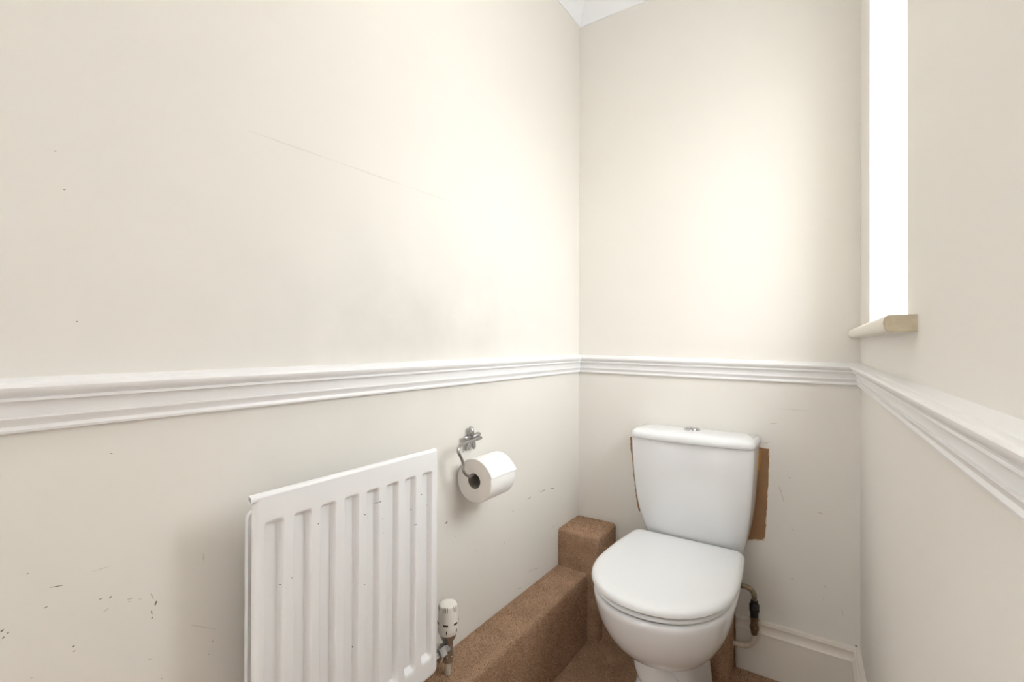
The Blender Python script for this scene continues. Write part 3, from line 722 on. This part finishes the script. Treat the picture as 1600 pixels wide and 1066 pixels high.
# ------------------------------------------------------------------ roll holder and roll
hold = empty('roll_holder', (0.0, -0.733, 0.838), 'chrome toilet roll holder with star shaped plate on the left wall', 'holder')
bm = bmesh.new()
c0 = Vector((0.012, -0.7334, 0.8379))
def arm(end, w, lift):
    e = Vector(end); m_ = (c0 + e) / 2
    tube(bm, spline([c0 + Vector((0.001, 0, 0)), m_ + Vector((0.003, 0, 0)), e + Vector((lift, 0, 0))], 6),
         [w * (0.75 + 0.25 * math.sin(i / 12 * PI)) * (1.0 if i < 10 else (0.85, 0.6, 0.25)[i - 10]) for i in range(13)], 12)
arm((0.012, -0.7336, 0.8723), 0.0082, -0.002)
arm((0.012, -0.7702, 0.8438), 0.0078, 0.006)
arm((0.012, -0.695, 0.8465), 0.0078, 0.006)
arm((0.012, -0.7538, 0.8034), 0.0072, -0.003)
arm((0.012, -0.7163, 0.8018), 0.0072, -0.003)
st = link('star_plate', bm, 'brushed_nickel', hold)
bm = bmesh.new(); tube(bm, [(0.0005, -0.7334, 0.8379), (0.020, -0.732, 0.8379), (0.030, -0.730, 0.8375)], [0.008, 0.0065, 0.0065], 14)
link('wall_stud', bm, 'brushed_nickel', hold)
bm = bmesh.new(); tube(bm, [(0.0315, -0.709, 0.8372), (0.0318, -0.712, 0.8372), (0.0330, -0.738, 0.8362), (0.0332, -0.741, 0.8360)], [0.0042, 0.0052, 0.0052, 0.0042], 14)
link('clip', bm, 'brushed_nickel', hold)
bm = bmesh.new()
RXC, RZC, RY_F, RY_B = 0.0655, 0.7315, -0.784, -0.668
tube(bm, spline([(0.0325, -0.730, 0.8366), (0.034, -0.7461, 0.8357), (0.042, -0.7961, 0.8376), (0.050, -0.8286, 0.8343), (0.0545, -0.8389, 0.822), (0.056, -0.828, 0.8031), (0.058, -0.8227, 0.7852),
                 (0.060, -0.825, 0.7713), (0.062, -0.8159, 0.7573), (0.0645, -0.800, 0.7482), (0.0655, -0.780, .7472), (0.0655, -0.700, .7472), (0.0655, -0.665, 0.7472)], 6), 0.0041, 12)
link('wire_arm', bm, 'brushed_nickel', hold)
roll = empty('toilet_roll', (RXC, -0.726, RZC), 'white toilet paper roll hanging on the chrome wire holder', 'toilet roll')
RO, RI = 0.0605, 0.0215
bm = bmesh.new()
n = 72
lathe(bm, [(RO - 0.0012, RY_F + 0.0002), (RO, RY_F + 0.002), (RO, RY_B - 0.002), (RO - 0.0012, RY_B)], (RXC, 0, RZC), n, 'Y', False, False)
link('paper', bm, 'tissue_paper', roll)
for yy, sg in ((RY_F, 1), (RY_B, -1)):
    bm = bmesh.new()
    prof = [(RO - 0.0012, yy + sg * 0.0002)] + [(RO - 0.0012 - (RO - RI - 0.0012) * k / 10, yy + sg * (0.0002 if k % 2 else 0.0006)) for k in range(1, 10)] + [(RI, yy + sg * 0.0004)]
    lathe(bm, prof, (RXC, 0, RZC), n, 'Y', False, False)
    link('end_face', bm, 'tissue_edge', roll)
bm = bmesh.new(); lathe(bm, [(RI, RY_F + 0.0004), (RI - 0.0008, RY_F + 0.0004), (RI - 0.0008, RY_B - 0.0004), (RI, RY_B - 0.0004)], (RXC, 0, RZC), 40, 'Y', False, False)
link('core_tube', bm, 'cardboard', roll)
# last sheet lying over the front of the roll, its free edge just lifting
bm = bmesh.new(); rings = []
for k in range(31):
    a = math.radians(165 - k * 5.0); lift = max(0, (k - 25) / 5); r_ = RO + 0.0003 + 0.0030 * lift ** 2
    yb_ = RY_B + 0.001 + 0.004 * lift; ca, sa = math.cos(a), math.sin(a)
    rings.append([(RXC + rr * ca, yy, RZC + rr * sa) for rr, yy in ((r_, RY_F - 0.001), (r_ + 0.0008, RY_F - 0.001), (r_ + 0.0008, yb_), (r_, yb_))])
loft(bm, rings)
link('loose_sheet', bm, 'tissue_paper', roll)
